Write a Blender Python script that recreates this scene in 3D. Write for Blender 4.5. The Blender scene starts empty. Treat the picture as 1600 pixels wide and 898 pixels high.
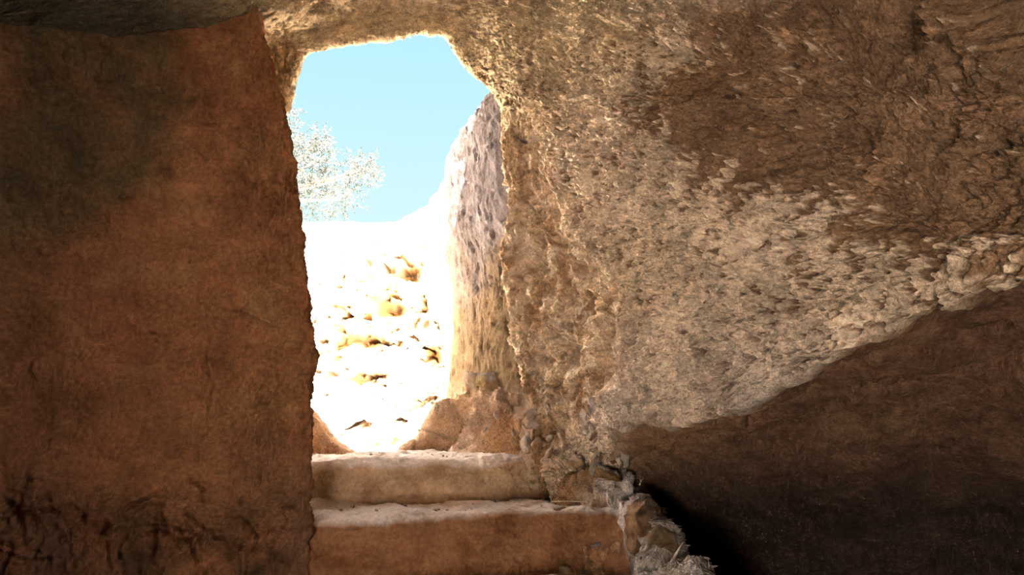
import bpy, bmesh, math, random
import numpy as np
from mathutils import Vector, Matrix

random.seed(7)
rng = np.random.default_rng(11)
sc = bpy.context.scene
col = sc.collection

# ------------------------------------------------------------------ camera
CZ = 1.40                     # eye height above the cave floor
F = 1200.0                    # focal length in pixels of a 1600 px wide frame
TH = math.radians(8.1)        # the camera looks slightly upwards
cam_d = bpy.data.cameras.new('camera')
cam = bpy.data.objects.new('camera', cam_d); col.objects.link(cam)
cam.location = (0, 0, CZ)
cam.rotation_euler = (math.radians(90) + TH, 0, 0)
cam_d.sensor_width = 36.0
cam_d.lens = 36.0 * F / 1600.0
cam_d.clip_start = 0.02; cam_d.clip_end = 500
sc.camera = cam

# ------------------------------------------------------------------ sky, sun, exposure
world = bpy.data.worlds.new('world'); sc.world = world; world.use_nodes = True
wn = world.node_tree.nodes; wl = world.node_tree.links; wn.clear()
wo = wn.new('ShaderNodeOutputWorld'); bg = wn.new('ShaderNodeBackground')
tc = wn.new('ShaderNodeTexCoord'); sx = wn.new('ShaderNodeSeparateXYZ'); cr = wn.new('ShaderNodeValToRGB')
wl.new(tc.outputs['Generated'], sx.inputs[0]); wl.new(sx.outputs['Z'], cr.inputs[0])
cr.color_ramp.elements[0].position = 0.0; cr.color_ramp.elements[0].color = (0.78, 0.95, 0.97, 1)
cr.color_ramp.elements[1].position = 1.0; cr.color_ramp.elements[1].color = (0.36, 0.72, 1.0, 1)
e = cr.color_ramp.elements.new(0.22); e.color = (0.66, 0.93, 0.98, 1)
e = cr.color_ramp.elements.new(0.42); e.color = (0.50, 0.86, 0.98, 1)
wl.new(cr.outputs[0], bg.inputs[0]); bg.inputs[1].default_value = 0.62
wl.new(bg.outputs[0], wo.inputs[0])

SUN_EL, SUN_AZ = 66.0, 18.0   # elevation; azimuth of the sun from straight behind the camera, to the right
sun_d = bpy.data.lights.new('sun', 'SUN'); sun_d.energy = 155.0; sun_d.angle = math.radians(0.55)
sun_d.color = (1.0, 0.93, 0.82)
sun = bpy.data.objects.new('sun', sun_d); col.objects.link(sun)
sdir = Vector((math.sin(math.radians(SUN_AZ)) * math.cos(math.radians(SUN_EL)),
               -math.cos(math.radians(SUN_AZ)) * math.cos(math.radians(SUN_EL)), math.sin(math.radians(SUN_EL))))
sun.rotation_euler = sdir.to_track_quat('Z', 'Y').to_euler()
sun.location = (4, -4, 12)

ADDED_MOUTH = (0.55, 1.4, -2.3)       # half width, height and place of an added, unseen opening behind the camera
rear_fill_d = bpy.data.lights.new('rear_fill_light', 'AREA'); rear_fill_d.shape = 'RECTANGLE'; rear_fill_d.size = 0.95; rear_fill_d.size_y = 1.25
rear_fill_d.energy = 22.0; rear_fill_d.color = (1.0, 0.90, 0.78)     # fill light added in that opening to brighten the near walls
rear_fill = bpy.data.objects.new('rear_fill_light', rear_fill_d); col.objects.link(rear_fill)
rear_fill.location = (-1.0, -2.42, 0.72); rear_fill.rotation_euler = (math.radians(90), 0, 0)
vs = sc.view_settings
sc.display_settings.display_device = 'sRGB'
vs.view_transform = 'Standard'; vs.look = 'None'; vs.gamma = 1.0; vs.use_curve_mapping = False
vs.exposure = 0.75
sc.cycles.max_bounces = 16; sc.cycles.diffuse_bounces = 10; sc.cycles.glossy_bounces = 3
sc.cycles.sample_clamp_indirect = 60.0
sc.cycles.denoising_prefilter = 'NONE'; sc.cycles.use_adaptive_sampling = False; sc.cycles.caustics_reflective = False; sc.cycles.caustics_refractive = False

# ------------------------------------------------------------------ numeric helpers
def A(px, py, Y):
    """world point seen at photo pixel (px,py) at distance Y in front of the eye"""
    x = (px - 800) / F; v = (449 - py) / F
    dy = math.cos(TH) - v * math.sin(TH); dz = math.sin(TH) + v * math.cos(TH)
    s = Y / dy
    return (x * s, Y, CZ + dz * s)
def W(x, y, z): return (x, y, z + CZ)
def proj(P):
    y = P[..., 1]; z = P[..., 2] - CZ
    c, s = math.cos(TH), math.sin(TH)
    dep = np.maximum(y * c + z * s, 0.05)
    return 800 + F * P[..., 0] / dep, 449 - F * (-y * s + z * c) / dep

_perm = np.random.default_rng(5).permutation(256).astype(np.int32)
_perm = np.concatenate([_perm, _perm, _perm])
_g = np.random.default_rng(6).normal(size=(256, 3)).astype(np.float32)
_g /= np.linalg.norm(_g, axis=1, keepdims=True)
def noise(P, f=1.0, off=0.0):
    """gradient noise, roughly -1..1"""
    Q = (P * np.float32(1) * np.asarray(f, np.float32) + np.float32(off + 100.37)).astype(np.float32)
    I = np.floor(Q).astype(np.int32); fr = Q - I
    u = fr * fr * fr * (fr * (fr * 6 - 15) + 10)
    I &= 255
    r = 0
    for dx in (0, 1):
        px_ = _perm[I[..., 0] + dx]
        wx = u[..., 0] if dx else 1 - u[..., 0]
        for dy in (0, 1):
            pxy = _perm[(px_ + I[..., 1] + dy) & 255]
            wy = u[..., 1] if dy else 1 - u[..., 1]
            for dz in (0, 1):
                h = _perm[(pxy + I[..., 2] + dz) & 255]
                g = _g[h]
                wz = u[..., 2] if dz else 1 - u[..., 2]
                r = r + wx * wy * wz * (g[..., 0] * (fr[..., 0] - dx) + g[..., 1] * (fr[..., 1] - dy) + g[..., 2] * (fr[..., 2] - dz))
    return r * 1.6
def fbm(P, f, o=3, off=0.0, gain=0.5):
    r = 0; a = 1.0; t = 0
    for i in range(o):
        r = r + a * noise(P, np.asarray(f, np.float32) * 2.03 ** i, off + 17.1 * i); t += a; a *= gain
    return r / t
def ridged(P, f, o=3, off=0.0, gain=0.55):
    r = 0; a = 1.0; t = 0
    for i in range(o):
        r = r + a * (1 - 2 * np.abs(noise(P, np.asarray(f, np.float32) * 2.07 ** i, off + 9.7 * i))); t += a; a *= gain
    return r / t
def ss(a, b, x):
    t = np.clip((x - a) / (b - a), 0, 1); return t * t * (3 - 2 * t)
def warp(P, f, amt, off=0):
    return P + amt * np.stack([noise(P, f, off), noise(P, f, off + 31), noise(P, f, off + 67)], -1)
def cells(P, f, seed=0):
    """Voronoi cells: distance to the cell border and a random value per cell"""
    Q = (P * f + 50.5).astype(np.float32); I = np.floor(Q).astype(np.int32); Fr = Q - I
    f1 = np.full(P.shape[:-1], 9., np.float32); f2 = f1.copy(); val = f1 * 0
    for dx in (-1, 0, 1):
        for dy in (-1, 0, 1):
            for dz in (-1, 0, 1):
                h = _perm[(_perm[(_perm[(I[..., 0] + dx + seed) & 255] + I[..., 1] + dy) & 255] + I[..., 2] + dz) & 255]
                r = np.sqrt((dx + .5 + .4 * _g[h][..., 0] - Fr[..., 0]) ** 2 + (dy + .5 + .4 * _g[h][..., 1] - Fr[..., 1]) ** 2 + (dz + .5 + .4 * _g[h][..., 2] - Fr[..., 2]) ** 2)
                nearer = r < f1
                f2 = np.where(nearer, f1, np.minimum(f2, r)); val = np.where(nearer, h / 255., val); f1 = np.minimum(f1, r)
    return f2 - f1, val
def crack(P, f, w=0.05, off=0.0):
    """1 along thin wandering lines"""
    return 1 - ss(0.0, w, np.abs(noise(P, f, off)))

def poly_dist(px, py, pts_):
    """distance in photo pixels to a polyline, and where along it (0..1)"""
    best = np.full(px.shape, 1e9)
    for (x0, y0), (x1, y1) in zip(pts_[:-1], pts_[1:]):
        dx, dy = x1 - x0, y1 - y0; t = np.clip(((px - x0) * dx + (py - y0) * dy) / (dx * dx + dy * dy), 0, 1)
        best = np.minimum(best, np.hypot(px - x0 - t * dx, py - y0 - t * dy))
    return best
def carve(px, py, P, lines, seed):
    """grooves (negative) and ribs (positive) that the photograph shows at their own places on the rock"""
    jx = px + 7 * noise(P, 14, seed) + 3 * noise(P, 40, seed + 1); jy = py + 7 * noise(P, 14, seed + 2) + 3 * noise(P, 40, seed + 3)
    r = 0
    for (ln, w, amt) in lines: r = r + amt * np.exp(-(poly_dist(jx, jy, ln) / w) ** 2)
    return r * (P[..., 1] > .9)
def cr_weights(n, segs, sharp=()):
    """Catmull-Rom matrix for n control rows, segs samples on each interval"""
    rows = []; par = []
    for i, s in enumerate(segs):
        for q in range(s):
            t = q / s; rows.append((i, t)); par.append(i + t)
    rows.append((n - 2, 1.0)); par.append(n - 1.0)
    M = np.zeros((len(rows), n))
    for r, (i, t) in enumerate(rows):
        w = (-.5 * t + t * t - .5 * t ** 3, 1 - 2.5 * t * t + 1.5 * t ** 3, .5 * t + 2 * t * t - 1.5 * t ** 3, -.5 * t * t + .5 * t ** 3)
        w = list(w)
        if i in sharp: w[1] += 2 * w[0]; w[2] -= w[0]; w[0] = 0
        if i + 1 in sharp: w[2] += 2 * w[3]; w[1] -= w[3]; w[3] = 0
        for d, ww in zip((-1, 0, 1, 2), w):
            M[r, min(max(i + d, 0), n - 1)] += ww
    return M, np.array(par)
def grid_surf(C, sa, sb, sharp=()):
    C = np.array(C, float)
    Ma, pa = cr_weights(C.shape[0], sa); Mb, pb = cr_weights(C.shape[1], sb, sharp)
    return np.einsum('ai,ijc,bj->abc', Ma, C, Mb), pa, pb
def normals(P):
    a = np.gradient(P, axis=0); b = np.gradient(P, axis=1)
    n = np.cross(a, b); n /= np.maximum(np.linalg.norm(n, axis=-1, keepdims=True), 1e-9)
    return n

def link(name, me, mat, parent=None, **props):
    o = bpy.data.objects.new(name, me); col.objects.link(o)
    if mat: me.materials.append(mat)
    if parent: o.parent = parent
    for k, v in props.items(): o[k] = v
    return o
def mesh_arrays(name, V, Fq, tint=None):
    me = bpy.data.meshes.new(name)
    V = np.asarray(V, np.float32); Fq = np.asarray(Fq, np.int32)
    k = Fq.shape[1]
    me.vertices.add(len(V)); me.vertices.foreach_set('co', V.ravel())
    me.loops.add(Fq.size); me.loops.foreach_set('vertex_index', Fq.ravel())
    me.polygons.add(len(Fq)); me.polygons.foreach_set('loop_start', np.arange(0, Fq.size, k, dtype=np.int32))
    me.polygons.foreach_set('use_smooth', np.ones(len(Fq), bool))
    if tint is not None:
        at = me.attributes.new('tint', 'FLOAT_COLOR', 'POINT')
        c = np.ones((len(V), 4), np.float32); c[:, :3] = tint
        at.data.foreach_set('color', c.ravel())
    me.update(calc_edges=True); me.validate()
    return me
def grid_faces(na, nb, flip=False, wrap=False):
    i = np.arange(na * nb).reshape(na, nb)
    if wrap: i = np.concatenate([i, i[:, :1]], 1)
    q = np.stack([i[:-1, :-1], i[:-1, 1:], i[1:, 1:], i[1:, :-1]], -1).reshape(-1, 4)
    return q[:, ::-1] if flip else q
def grid_mesh(name, P, tint=None, flip=False, wrap=False):
    return mesh_arrays(name, P.reshape(-1, 3), grid_faces(P.shape[0], P.shape[1], flip, wrap), None if tint is None else tint.reshape(-1, 3))
def mixc(a, b, t):
    return a * (1 - t[..., None]) + np.asarray(b) * t[..., None]

# ------------------------------------------------------------------ materials
def rock_mat(name, base=(1, 1, 1), var=0.25, grain=90.0, bump=0.35, dist=0.006, pits=0.0, rough=0.95, use_tint=True, streak=(1, 1, 1), gvar=None):
    gvar = var * .8 if gvar is None else gvar
    m = bpy.data.materials.new(name); m.use_nodes = True
    N = m.node_tree.nodes; L = m.node_tree.links; N.clear()
    out = N.new('ShaderNodeOutputMaterial'); b = N.new('ShaderNodeBsdfPrincipled')
    b.inputs['Roughness'].default_value = rough
    b.inputs['Specular IOR Level'].default_value = 0.02
    L.new(b.outputs[0], out.inputs[0])
    tcn = N.new('ShaderNodeTexCoord'); mp = N.new('ShaderNodeMapping'); mp.inputs['Scale'].default_value = streak
    L.new(tcn.outputs['Object'], mp.inputs[0])
    def nz(scale, detail, rg=0.6):
        n = N.new('ShaderNodeTexNoise'); n.inputs['Scale'].default_value = scale; n.inputs['Detail'].default_value = detail
        n.inputs['Roughness'].default_value = rg; L.new(mp.outputs[0], n.inputs['Vector']); return n
    n1 = nz(6.0, 6, 0.65); n2 = nz(grain, 4, 0.7)
    r1 = N.new('ShaderNodeMapRange'); r1.inputs[1].default_value = 0.3; r1.inputs[2].default_value = 0.7
    r1.inputs[3].default_value = 1 - var; r1.inputs[4].default_value = 1 + var; L.new(n1.outputs[0], r1.inputs[0])
    r2 = N.new('ShaderNodeMapRange'); r2.inputs[1].default_value = 0.3; r2.inputs[2].default_value = 0.7
    r2.inputs[3].default_value = 1 - gvar; r2.inputs[4].default_value = 1 + gvar; L.new(n2.outputs[0], r2.inputs[0])
    mu = N.new('ShaderNodeMath'); mu.operation = 'MULTIPLY'; L.new(r1.outputs[0], mu.inputs[0]); L.new(r2.outputs[0], mu.inputs[1])
    vm = N.new('ShaderNodeVectorMath'); vm.operation = 'SCALE'; L.new(mu.outputs[0], vm.inputs['Scale'])
    if use_tint:
        at = N.new('ShaderNodeAttribute'); at.attribute_name = 'tint'
        L.new(at.outputs['Color'], vm.inputs[0])
    else: vm.inputs[0].default_value = base
    L.new(vm.outputs[0], b.inputs['Base Color'])
    bp = N.new('ShaderNodeBump'); bp.inputs['Strength'].default_value = bump; bp.inputs['Distance'].default_value = dist
    n3 = nz(grain * 0.8, 6, 0.75)
    h = n3.outputs[0]
    if pits > 0:
        v = N.new('ShaderNodeTexVoronoi'); v.inputs['Scale'].default_value = grain * 0.55
        wv = N.new('ShaderNodeVectorMath'); wv.operation = 'MULTIPLY_ADD'
        L.new(n2.outputs['Color'], wv.inputs[0]); wv.inputs[1].default_value = (0.02,) * 3; L.new(mp.outputs[0], wv.inputs[2])
        L.new(wv.outputs[0], v.inputs['Vector'])
        mm = N.new('ShaderNodeMath'); mm.operation = 'MULTIPLY_ADD'; L.new(v.outputs['Distance'], mm.inputs[0]); mm.inputs[1].default_value = pits
        L.new(h, mm.inputs[2]); h = mm.outputs[0]
    L.new(h, bp.inputs['Height']); L.new(bp.outputs[0], b.inputs['Normal'])
    return m
M_WALL = rock_mat('carved_rock', gvar=.26, var=0.3, grain=70, bump=0.7, dist=0.011, pits=0.5)
M_ROUGH = rock_mat('rough_plaster', gvar=.36, var=0.24, grain=120, bump=1.0, dist=0.010, pits=0.6)
M_STEP = rock_mat('worn_step', var=0.24, gvar=.22, grain=80, bump=0.9, dist=0.006, pits=0.4)
M_HILL = rock_mat('sunlit_chalk', var=0.12, grain=40, bump=0.5, dist=0.012, pits=0.4)
def plain(name, c, rough=0.9, var=0.2, grain=60):
    return rock_mat(name, base=c, var=var, grain=grain, bump=0.4, dist=0.003, use_tint=False, rough=rough)
M_TWIG = plain('dry_twig', (0.36, 0.28, 0.20)); M_STRAW = plain('dry_straw', (0.62, 0.53, 0.45))
M_BARK = plain('olive_bark', (0.22, 0.18, 0.14)); M_GRASS = plain('dry_grass', (0.50, 0.42, 0.22))
M_LEAF = plain('olive_leaf', (0.040, 0.044, 0.044), rough=0.6)

PLASTER = np.array((0.88, 0.68, 0.52)); OCHRE = np.array((0.60, 0.44, 0.30)); BROWN = np.array((0.42, 0.26, 0.16))
ORANGE = np.array((0.31, 0.165, 0.092)); SOOT = np.array((0.075, 0.062, 0.042)); DUST = np.array((0.70, 0.63, 0.62))
CHALK = np.array((0.82, 0.77, 0.70)); RED = np.array((0.215, 0.10, 0.062)); DARK = np.array((0.16, 0.09, 0.05))

# ------------------------------------------------------------------ cave vault: ceiling and right wall share one lofted surface
lip = [(330,200,3.6),(426,182,3.6),(452,136,3.6),(478,80,3.6),(540,66,3.6),(610,55,3.6),(660,46,3.6),(700,56,3.6),(728,103,3.6),
       (768,142,3.6),(788,200,3.55),(792,330,3.5),(796,460,3.5),(808,570,3.45),(835,640,3.4),(850,690,3.35),(860,760,3.3),(870,900,3.2)]
r3 = [(200,140,3.4),(300,120,3.4),(380,80,3.4),(436,50,3.45),(520,30,3.52),(600,22,3.55),(665,16,3.55),(740,25,3.52),(790,75,3.44),
      (825,135,3.36),(848,210,3.32),(856,330,3.28),(862,450,3.26),(870,560,3.22),(890,620,3.2),(910,680,3.25),(920,750,3.42),(930,900,3.8)]
r4 = [(0,200,2.95),(20,100,2.95),(200,50,2.85),(380,25,3.1),(490,-15,3.3),(590,-30,3.4),(680,-35,3.4),(800,-20,3.34),(880,40,3.12),
      (915,125,2.98),(930,220,2.86),(940,340,2.78),(948,450,2.75),(958,550,2.74),(975,660,2.76),(975,692,2.92),(985,740,3.26),(990,900,3.7)]
r5 = [(-200,330,2.4),(-180,60,2.4),(40,-20,2.5),(250,-60,2.65),(430,-100,2.9),(580,-120,3.1),(720,-120,3.1),(900,-90,2.95),(1020,0,2.38),
      (1080,110,2.06),(1110,220,1.92),(1120,340,1.84),(1130,450,1.80),(1140,550,1.80),(1160,635,1.80),(1165,658,2.02),(1100,740,2.8),(1060,900,3.5)]
r6 = [(-600,400,1.8),(-500,-50,1.8),(-200,-200,2.0),(100,-250,2.2),(400,-300,2.4),(600,-300,2.5),(850,-300,2.5),(1080,-220,2.15),(1200,-60,1.70),
      (1280,90,1.46),(1330,210,1.36),(1360,320,1.30),(1380,410,1.28),(1390,470,1.27),(1400,512,1.27),(1400,540,1.48),(1380,680,2.1),(1300,900,3.0)]
world7 = {0:(-2.6,.8,.2),1:(-2.4,.8,1.0),2:(-1.6,1.0,1.6),3:(-1.0,1.1,1.8),4:(-.5,1.2,1.9),5:(-.2,1.2,1.95),6:(.2,1.2,1.95)}
r7 = {7:(1350,-500,1.5),8:(1480,-150,1.26),9:(1550,60,1.13),10:(1600,180,1.07),11:(1620,280,1.03),12:(1630,350,1.02),13:(1640,385,1.01),
      14:(1650,412,1.01),15:(1645,440,1.2),16:(1640,640,1.7),17:(1620,900,2.5)}
w8 = [(-3.2,-.3,.2),(-3,-.3,1),(-2,-.2,1.65),(-1.2,-.2,1.85),(-.6,-.1,1.95),(-.2,0,1.98),(.2,0,1.98),(.72,.2,1.65),(.86,.2,1.2),(.90,.2,.9),
      (.92,.2,.7),(.93,.2,.5),(.93,.2,.4),(.93,.2,.32),(.93,.2,.22),(1.12,.3,.15),(2.1,.7,-.4),(2.6,1,-1.45)]
def scaleb(p, Y, s): return W(p[0] * s, Y, p[2])
for L__ in (lip, r3, r4, r5, r6): L__.append((L__[-1][0] - 20, 1500, L__[-1][2] * .98))
r7[18] = (1560,1500,2.3); w8.append((2.5,.9,-1.7)); K = 19
outer1 = []; outer0 = []
for k in range(K):
    L_ = A(*lip[k])
    if k <= 8:
        outer1.append((L_[0] * 1.02, 3.68, L_[2] + 0.30)); outer0.append((L_[0] * 1.1, 2.6, 2.25 + CZ - 0.1))
    else:
        outer1.append((L_[0] + 0.30, L_[1] + 0.16, L_[2] + (0.15 if k == 9 else 0))); outer0.append((L_[0] + 1.4, L_[1] + 0.3, L_[2] + (0.4 if k == 9 else 0)))
C = [outer0, outer1, [A(*p) for p in lip], [A(*p) for p in r3], [A(*p) for p in r4], [A(*p) for p in r5], [A(*p) for p in r6],
     [W(*world7[k]) if k in world7 else A(*r7[k]) for k in range(K)], [W(*p) for p in w8], [scaleb(p, -4.4, 1.05) for p in w8]]  # last ring added, out of view, to keep sun out of the rear opening
P, pa, pb = grid_surf(C, [6, 24, 70, 90, 160, 200, 130, 16, 12], [8, 26, 26, 30, 34, 30, 30, 50, 56, 62, 72, 74, 74, 68, 26, 60, 60, 20], sharp=(14,))
idx = np.broadcast_to(pb[None, :], P.shape[:2])
lipw = np.exp(-((idx - 14) / .30) ** 2) * (pa[:, None] > 4)      # ragged lower rim of the plaster
P[..., 2] += lipw * (.024 * noise(P, 7, 5) + .018 * noise(P, 22, 6) + .009 * noise(P, 55, 7))
n = normals(P)
i0 = int(np.searchsorted(pb, 13.55)); i1 = int(np.searchsorted(pb, 14.0)); i2 = int(np.searchsorted(pb, 14.5))
n[:, i0:i1 + 1] = n[:, i0:i0 + 1]
for q in range(i1 + 1, i2):
    tq = (q - i1) / (i2 - i1); n[:, q] = n[:, i0] * (1 - tq) + n[:, i2] * tq
ctr = np.array((0, 1.0, CZ)); 
if np.mean(np.sum(n[150:] * (ctr - P[150:]), -1)) < 0: n = -n
px, py = proj(P)
# zones (where the rock is worked and coated, all fixed to the rock)
edge_x = np.interp(py, [0, 60, 120, 220, 300, 340, 430, 560, 640, 700], [760, 780, 800, 855, 890, 915, 990, 985, 930, 870])
wob = 22 * fbm(P, 3.0, 3, 3)
plaster = ss(-25, 25, px - edge_x + wob); plaster_c = ss(-75, 60, px - edge_x + 2 * wob)
low_y = np.interp(px, [800, 900, 1000, 1080, 1170, 1260, 1330, 1400, 1500, 1600, 1700, 2200], [640, 690, 684, 664, 640, 590, 552, 518, 470, 430, 400, 380])
low_y = low_y + 14 * noise(P, 5.0, 9) + 7 * noise(P, 14.0, 4) + 5 * noise(P, 40.0, 7)
recess = ss(14.0, 14.2, idx + .10 * noise(P, 22, 8)) * ss(960, 1010, px)
plaster = plaster * (1 - recess)
ceil_z = ss(130, 40, py - 0.0 * px)
topright = ss(0.0, 1.0, (px - 900) / 250) * ss(430, 190, py + 0.16 * (1200 - px))
bare = np.clip(ss(-0.30, 0.50, fbm(P, (2.6, 2.6, 4.5), 4, 21) + 1.15 * topright - 0.45), 0, 1) * (1 - recess)
hollow = (1 - plaster) * (1 - recess) * ss(170, 240, py)
Q = warp(P, 9.0, 0.010, 2)
d = 0.035 * fbm(P, 2.2, 3, 1)
gran = 1.5 * fbm(P, 80, 2, 5, .9) - .7 * ridged(P, 45, 2, 91)                      # crusty grain of the plaster
lump = 1.5 * fbm(P, 20, 3, 8, .8) + .5 * noise(P, 8, 92)
nearlip = 1 - .5 * np.exp(-((idx - 14) / .12) ** 2)
d += (0.011 * gran + 0.030 * lump) * nearlip * (0.25 + 0.75 * plaster) * (1 - recess)
pit = ss(0.30, 0.5, noise(P, 62, 12)) + ss(0.36, 0.6, noise(Q, 30, 14))
d -= 0.012 * pit * plaster * nearlip
streakn = ridged(warp(P, 5, .05, 3), (7, 7, 22), 3, 2)
d += 0.014 * streakn * ceil_z + 0.040 * fbm(Q, 8, 4, 33, .65) * bare - 0.028 * bare
d += hollow * (0.012 * fbm(P, 26, 3, 46, .7) + 0.085 * fbm(Q, (7, 7, 4), 5, 41, .62) + 0.010 * ridged(P, 30, 3, 44) - 0.035 * crack(Q, (4, 4, 3), 0.06, 48) - 0.03 * ss(.3, .6, noise(Q, 9, 50)))
d += recess * (0.040 * fbm(P, 7, 5, 61, .62) - 0.010 * crack(warp(warp(P, 3, .10, 6), 15, .02, 3), (1.4, 1.4, 6), 0.012, 63) * ss(-.2, .2, noise(P, 2, 3)) + 0.012 * ridged(P, (4, 4, 10), 3, 66) * 0.7)
# the plaster stands proud of the rock behind, and of the undercut below
d += 0.030 * ss(0, .4, plaster) * (py > 150) * (1 - recess) + 0.010 * plaster - 0.012 * recess
# the pale crust is broken up: brown rock shows wherever it has fallen off
cf = fbm(warp(P, 16, .012, 61), 46, 3, 62, .75) + .45 * fbm(P, 11, 3, 64)
cbias = 0.20 - 0.62 * bare - .12 * ss(1100, 1600, px) + .12 * ss(450, 620, py)
crust = ss(-.10, .12, cf + cbias) * (1 - recess)
d += 0.012 * crust * (1 - .6 * hollow)
# knobs and hollows that the photograph shows, each at its own place on the wall
for (qx, qy, r, amt) in [(890,260,45,.03),(850,420,34,-.05),(910,470,26,-.06),(905,430,16,-.05),(840,300,30,-.04),(1010,65,50,-.04),(1080,90,40,-.04),
                         (1270,250,70,-.04),(1480,60,60,.05),(1395,30,40,-.05),(930,370,26,.03),(975,400,24,.03),
                         (1190,470,80,.025),(1180,620,26,.04),(1300,180,60,-.03),(880,560,26,-.04),(955,585,16,-.04),(1180,120,60,-.04)]:
    d += amt * np.exp(-((px - qx) ** 2 + (py - qy) ** 2) / (r * r)) * (P[..., 1] > 1)
d += carve(px, py, P, [
    ([(914,402),(902,436),(914,478),(908,520)], 6, -.05), ([(822,462),(836,488),(862,520),(884,548)], 5, -.04), ([(836,540),(858,566)], 8, -.05), ([(884,556),(902,540)], 7, -.04),
    ([(826,170),(838,210),(850,240)], 7, -.02), ([(862,228),(880,262),(906,300),(922,312)], 5, -.03), ([(946,36),(1004,66),(1090,92),(1130,110)], 10, -.04), ([(985,140),(1040,185)], 8, -.035),
    ([(905,345),(948,374),(998,425)], 11, .035), ([(846,140),(880,190),(930,250),(950,300)], 10, .025), ([(860,236),(900,290)], 6, .02), ([(1050,95),(1180,190),(1260,240)], 16, -.035),
    ([(1030,672),(1100,660),(1150,650)], 4, -.03), ([(1170,656),(1250,622),(1330,590),(1420,560),(1570,520)], 4.5, -.07), ([(1290,640),(1380,612),(1480,592),(1600,566)], 4, -.05),
    ([(1200,668),(1260,655),(1330,640)], 3, -.03), ([(985,716),(1060,702),(1140,690),(1200,700)], 3, -.03), ([(1350,705),(1430,700),(1500,690)], 3, -.025), ([(1200,690),(1215,720),(1235,750)], 5, .03),
    ([(1245,700),(1280,730)], 5, .025), ([(1390,20),(1400,60),(1440,70)], 9, -.05), ([(1480,20),(1560,90),(1600,100)], 20, .04), ([(1190,40),(1300,70),(1400,60)], 12, .03),
    ([(1300,150),(1340,250),(1300,330)], 14, -.03), ([(1380,120),(1420,200),(1500,260)], 12, .025), ([(1060,300),(1110,350),(1160,330)], 12, -.02), ([(1530,340),(1590,300)], 14, -.03)], 200)
P2 = P + n * d[..., None]
# pigment, darkened in the upper left corner and the inner chamber
cn = fbm(P, 5.0, 4, 71); cn2 = fbm(P, 1.7, 3, 77)
T = np.broadcast_to(OCHRE, P.shape).copy()
T = mixc(T, PLASTER, np.clip(plaster_c * (1 - recess) * (0.75 + 0.5 * cn), 0, 1))
T = mixc(T, (0.50, 0.38, 0.23), np.clip(ss(300, 60, py) * 0.8 + cn2 * .4, 0, 1) * (1 - topright))
T = mixc(T, (0.25, 0.135, 0.07), (1 - crust) * (1 - recess) * ss(30, 120, py + .25 * (px - 800)) * (.9 - .3 * hollow))
T = mixc(T, (0.26, 0.145, 0.08), .0 * np.clip(bare * 0.8, 0, 1))
T = mixc(T, (0.36, 0.22, 0.13), hollow * np.clip(0.35 + 2.6 * cn, 0, 1))
T = mixc(T, (0.70, 0.56, 0.43), hollow * np.clip(2.4 * fbm(P, 11, 3, 73), 0, 1))
T = mixc(T, (0.62, 0.52, 0.48), ss(450, 640, py) * plaster * np.clip(.5 + cn2, 0, 1) * .7)
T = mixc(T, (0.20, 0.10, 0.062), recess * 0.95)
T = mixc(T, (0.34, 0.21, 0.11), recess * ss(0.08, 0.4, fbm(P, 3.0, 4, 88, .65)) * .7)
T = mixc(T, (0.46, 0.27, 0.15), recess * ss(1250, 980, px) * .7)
T = mixc(T, (.045, .034, .024), ss(600, 190, px + 120 * cn) * ss(200, 100, py) * .92)  # darker towards the far left of the ceiling
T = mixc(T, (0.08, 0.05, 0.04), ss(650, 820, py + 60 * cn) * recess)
T *= (1 + 0.5 * fbm(P, 30, 3, 95, .8) + .5 * fbm(P, 7, 3, 99, .7) * plaster)[..., None]
inner_dark = np.clip(ss(1.0, .2, P[..., 1]), 0, 1)
T = mixc(T, (.09, .065, .045), inner_dark * .9)      # inner chamber, out of view, darkened to cut bounced light
# split the loft into ceiling and right wall along one station
kc = int(np.searchsorted(pb, 8.0))
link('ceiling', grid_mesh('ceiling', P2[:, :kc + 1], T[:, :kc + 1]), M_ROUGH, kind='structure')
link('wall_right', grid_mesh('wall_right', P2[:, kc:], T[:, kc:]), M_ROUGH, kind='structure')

# ------------------------------------------------------------------ left wall with the jamb
rowsL = [(1300,2.78),(1000,2.78),(860,2.80),(780,2.82),(700,2.84),(560,2.88),(450,2.92),(350,2.96),(250,3.0),(170,3.03),(100,3.06),(40,3.1),(-90,3.16)]
edgeL = dict(zip([r[0] for r in rowsL], [486,486,484,485,485,485,478,465,454,443,430,414,396]))
CL = []
for (ry, Ye) in rowsL:
    ex = edgeL[ry]; row = []
    E = A(ex, ry, Ye); z = E[2] - CZ
    row += [W(-3.0, -2.6, z), W(-2.9, -0.6, z), W(-2.55, 1.0, z)]
    for t, dY in ((-0.75, -.75), (0.0, -.40), (0.35, -.22), (0.70, -.09), (0.90, -.03)):
        X = (ex * t - 800) / F * (Ye + dY) ; row.append((X * 1.0, Ye + dY, E[2]))
    row.append((E[0] - .012, E[1] - .005, E[2])); row.append((E[0] - .02, E[1] + .05, E[2]))
    row.append((E[0] - .09, E[1] + .18, E[2])); row.append((E[0] - .45, E[1] + .30, E[2])); row.append((E[0] - 2.6, E[1] + .36, E[2]))
    CL.append(row)
PL, la, lb = grid_surf(CL, [6, 14, 30, 32, 52, 42, 38, 38, 32, 28, 26, 24], [8, 10, 30, 90, 64, 64, 36, 20, 14, 24, 24, 14])
nL = normals(PL)
if np.mean(np.sum(nL[:, 60:200] * (np.array((0, 0, CZ)) - PL[:, 60:200]), -1)) < 0: nL = -nL
px, py = proj(PL)
QL = warp(PL, 8, .012, 5)
rough_low = ss(740, 830, py + 40 * fbm(PL, 3, 3, 6) - 0.06 * (px - 200)) * ss(500, 420, px)
nearedge = ss(250, 450, px)
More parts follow.
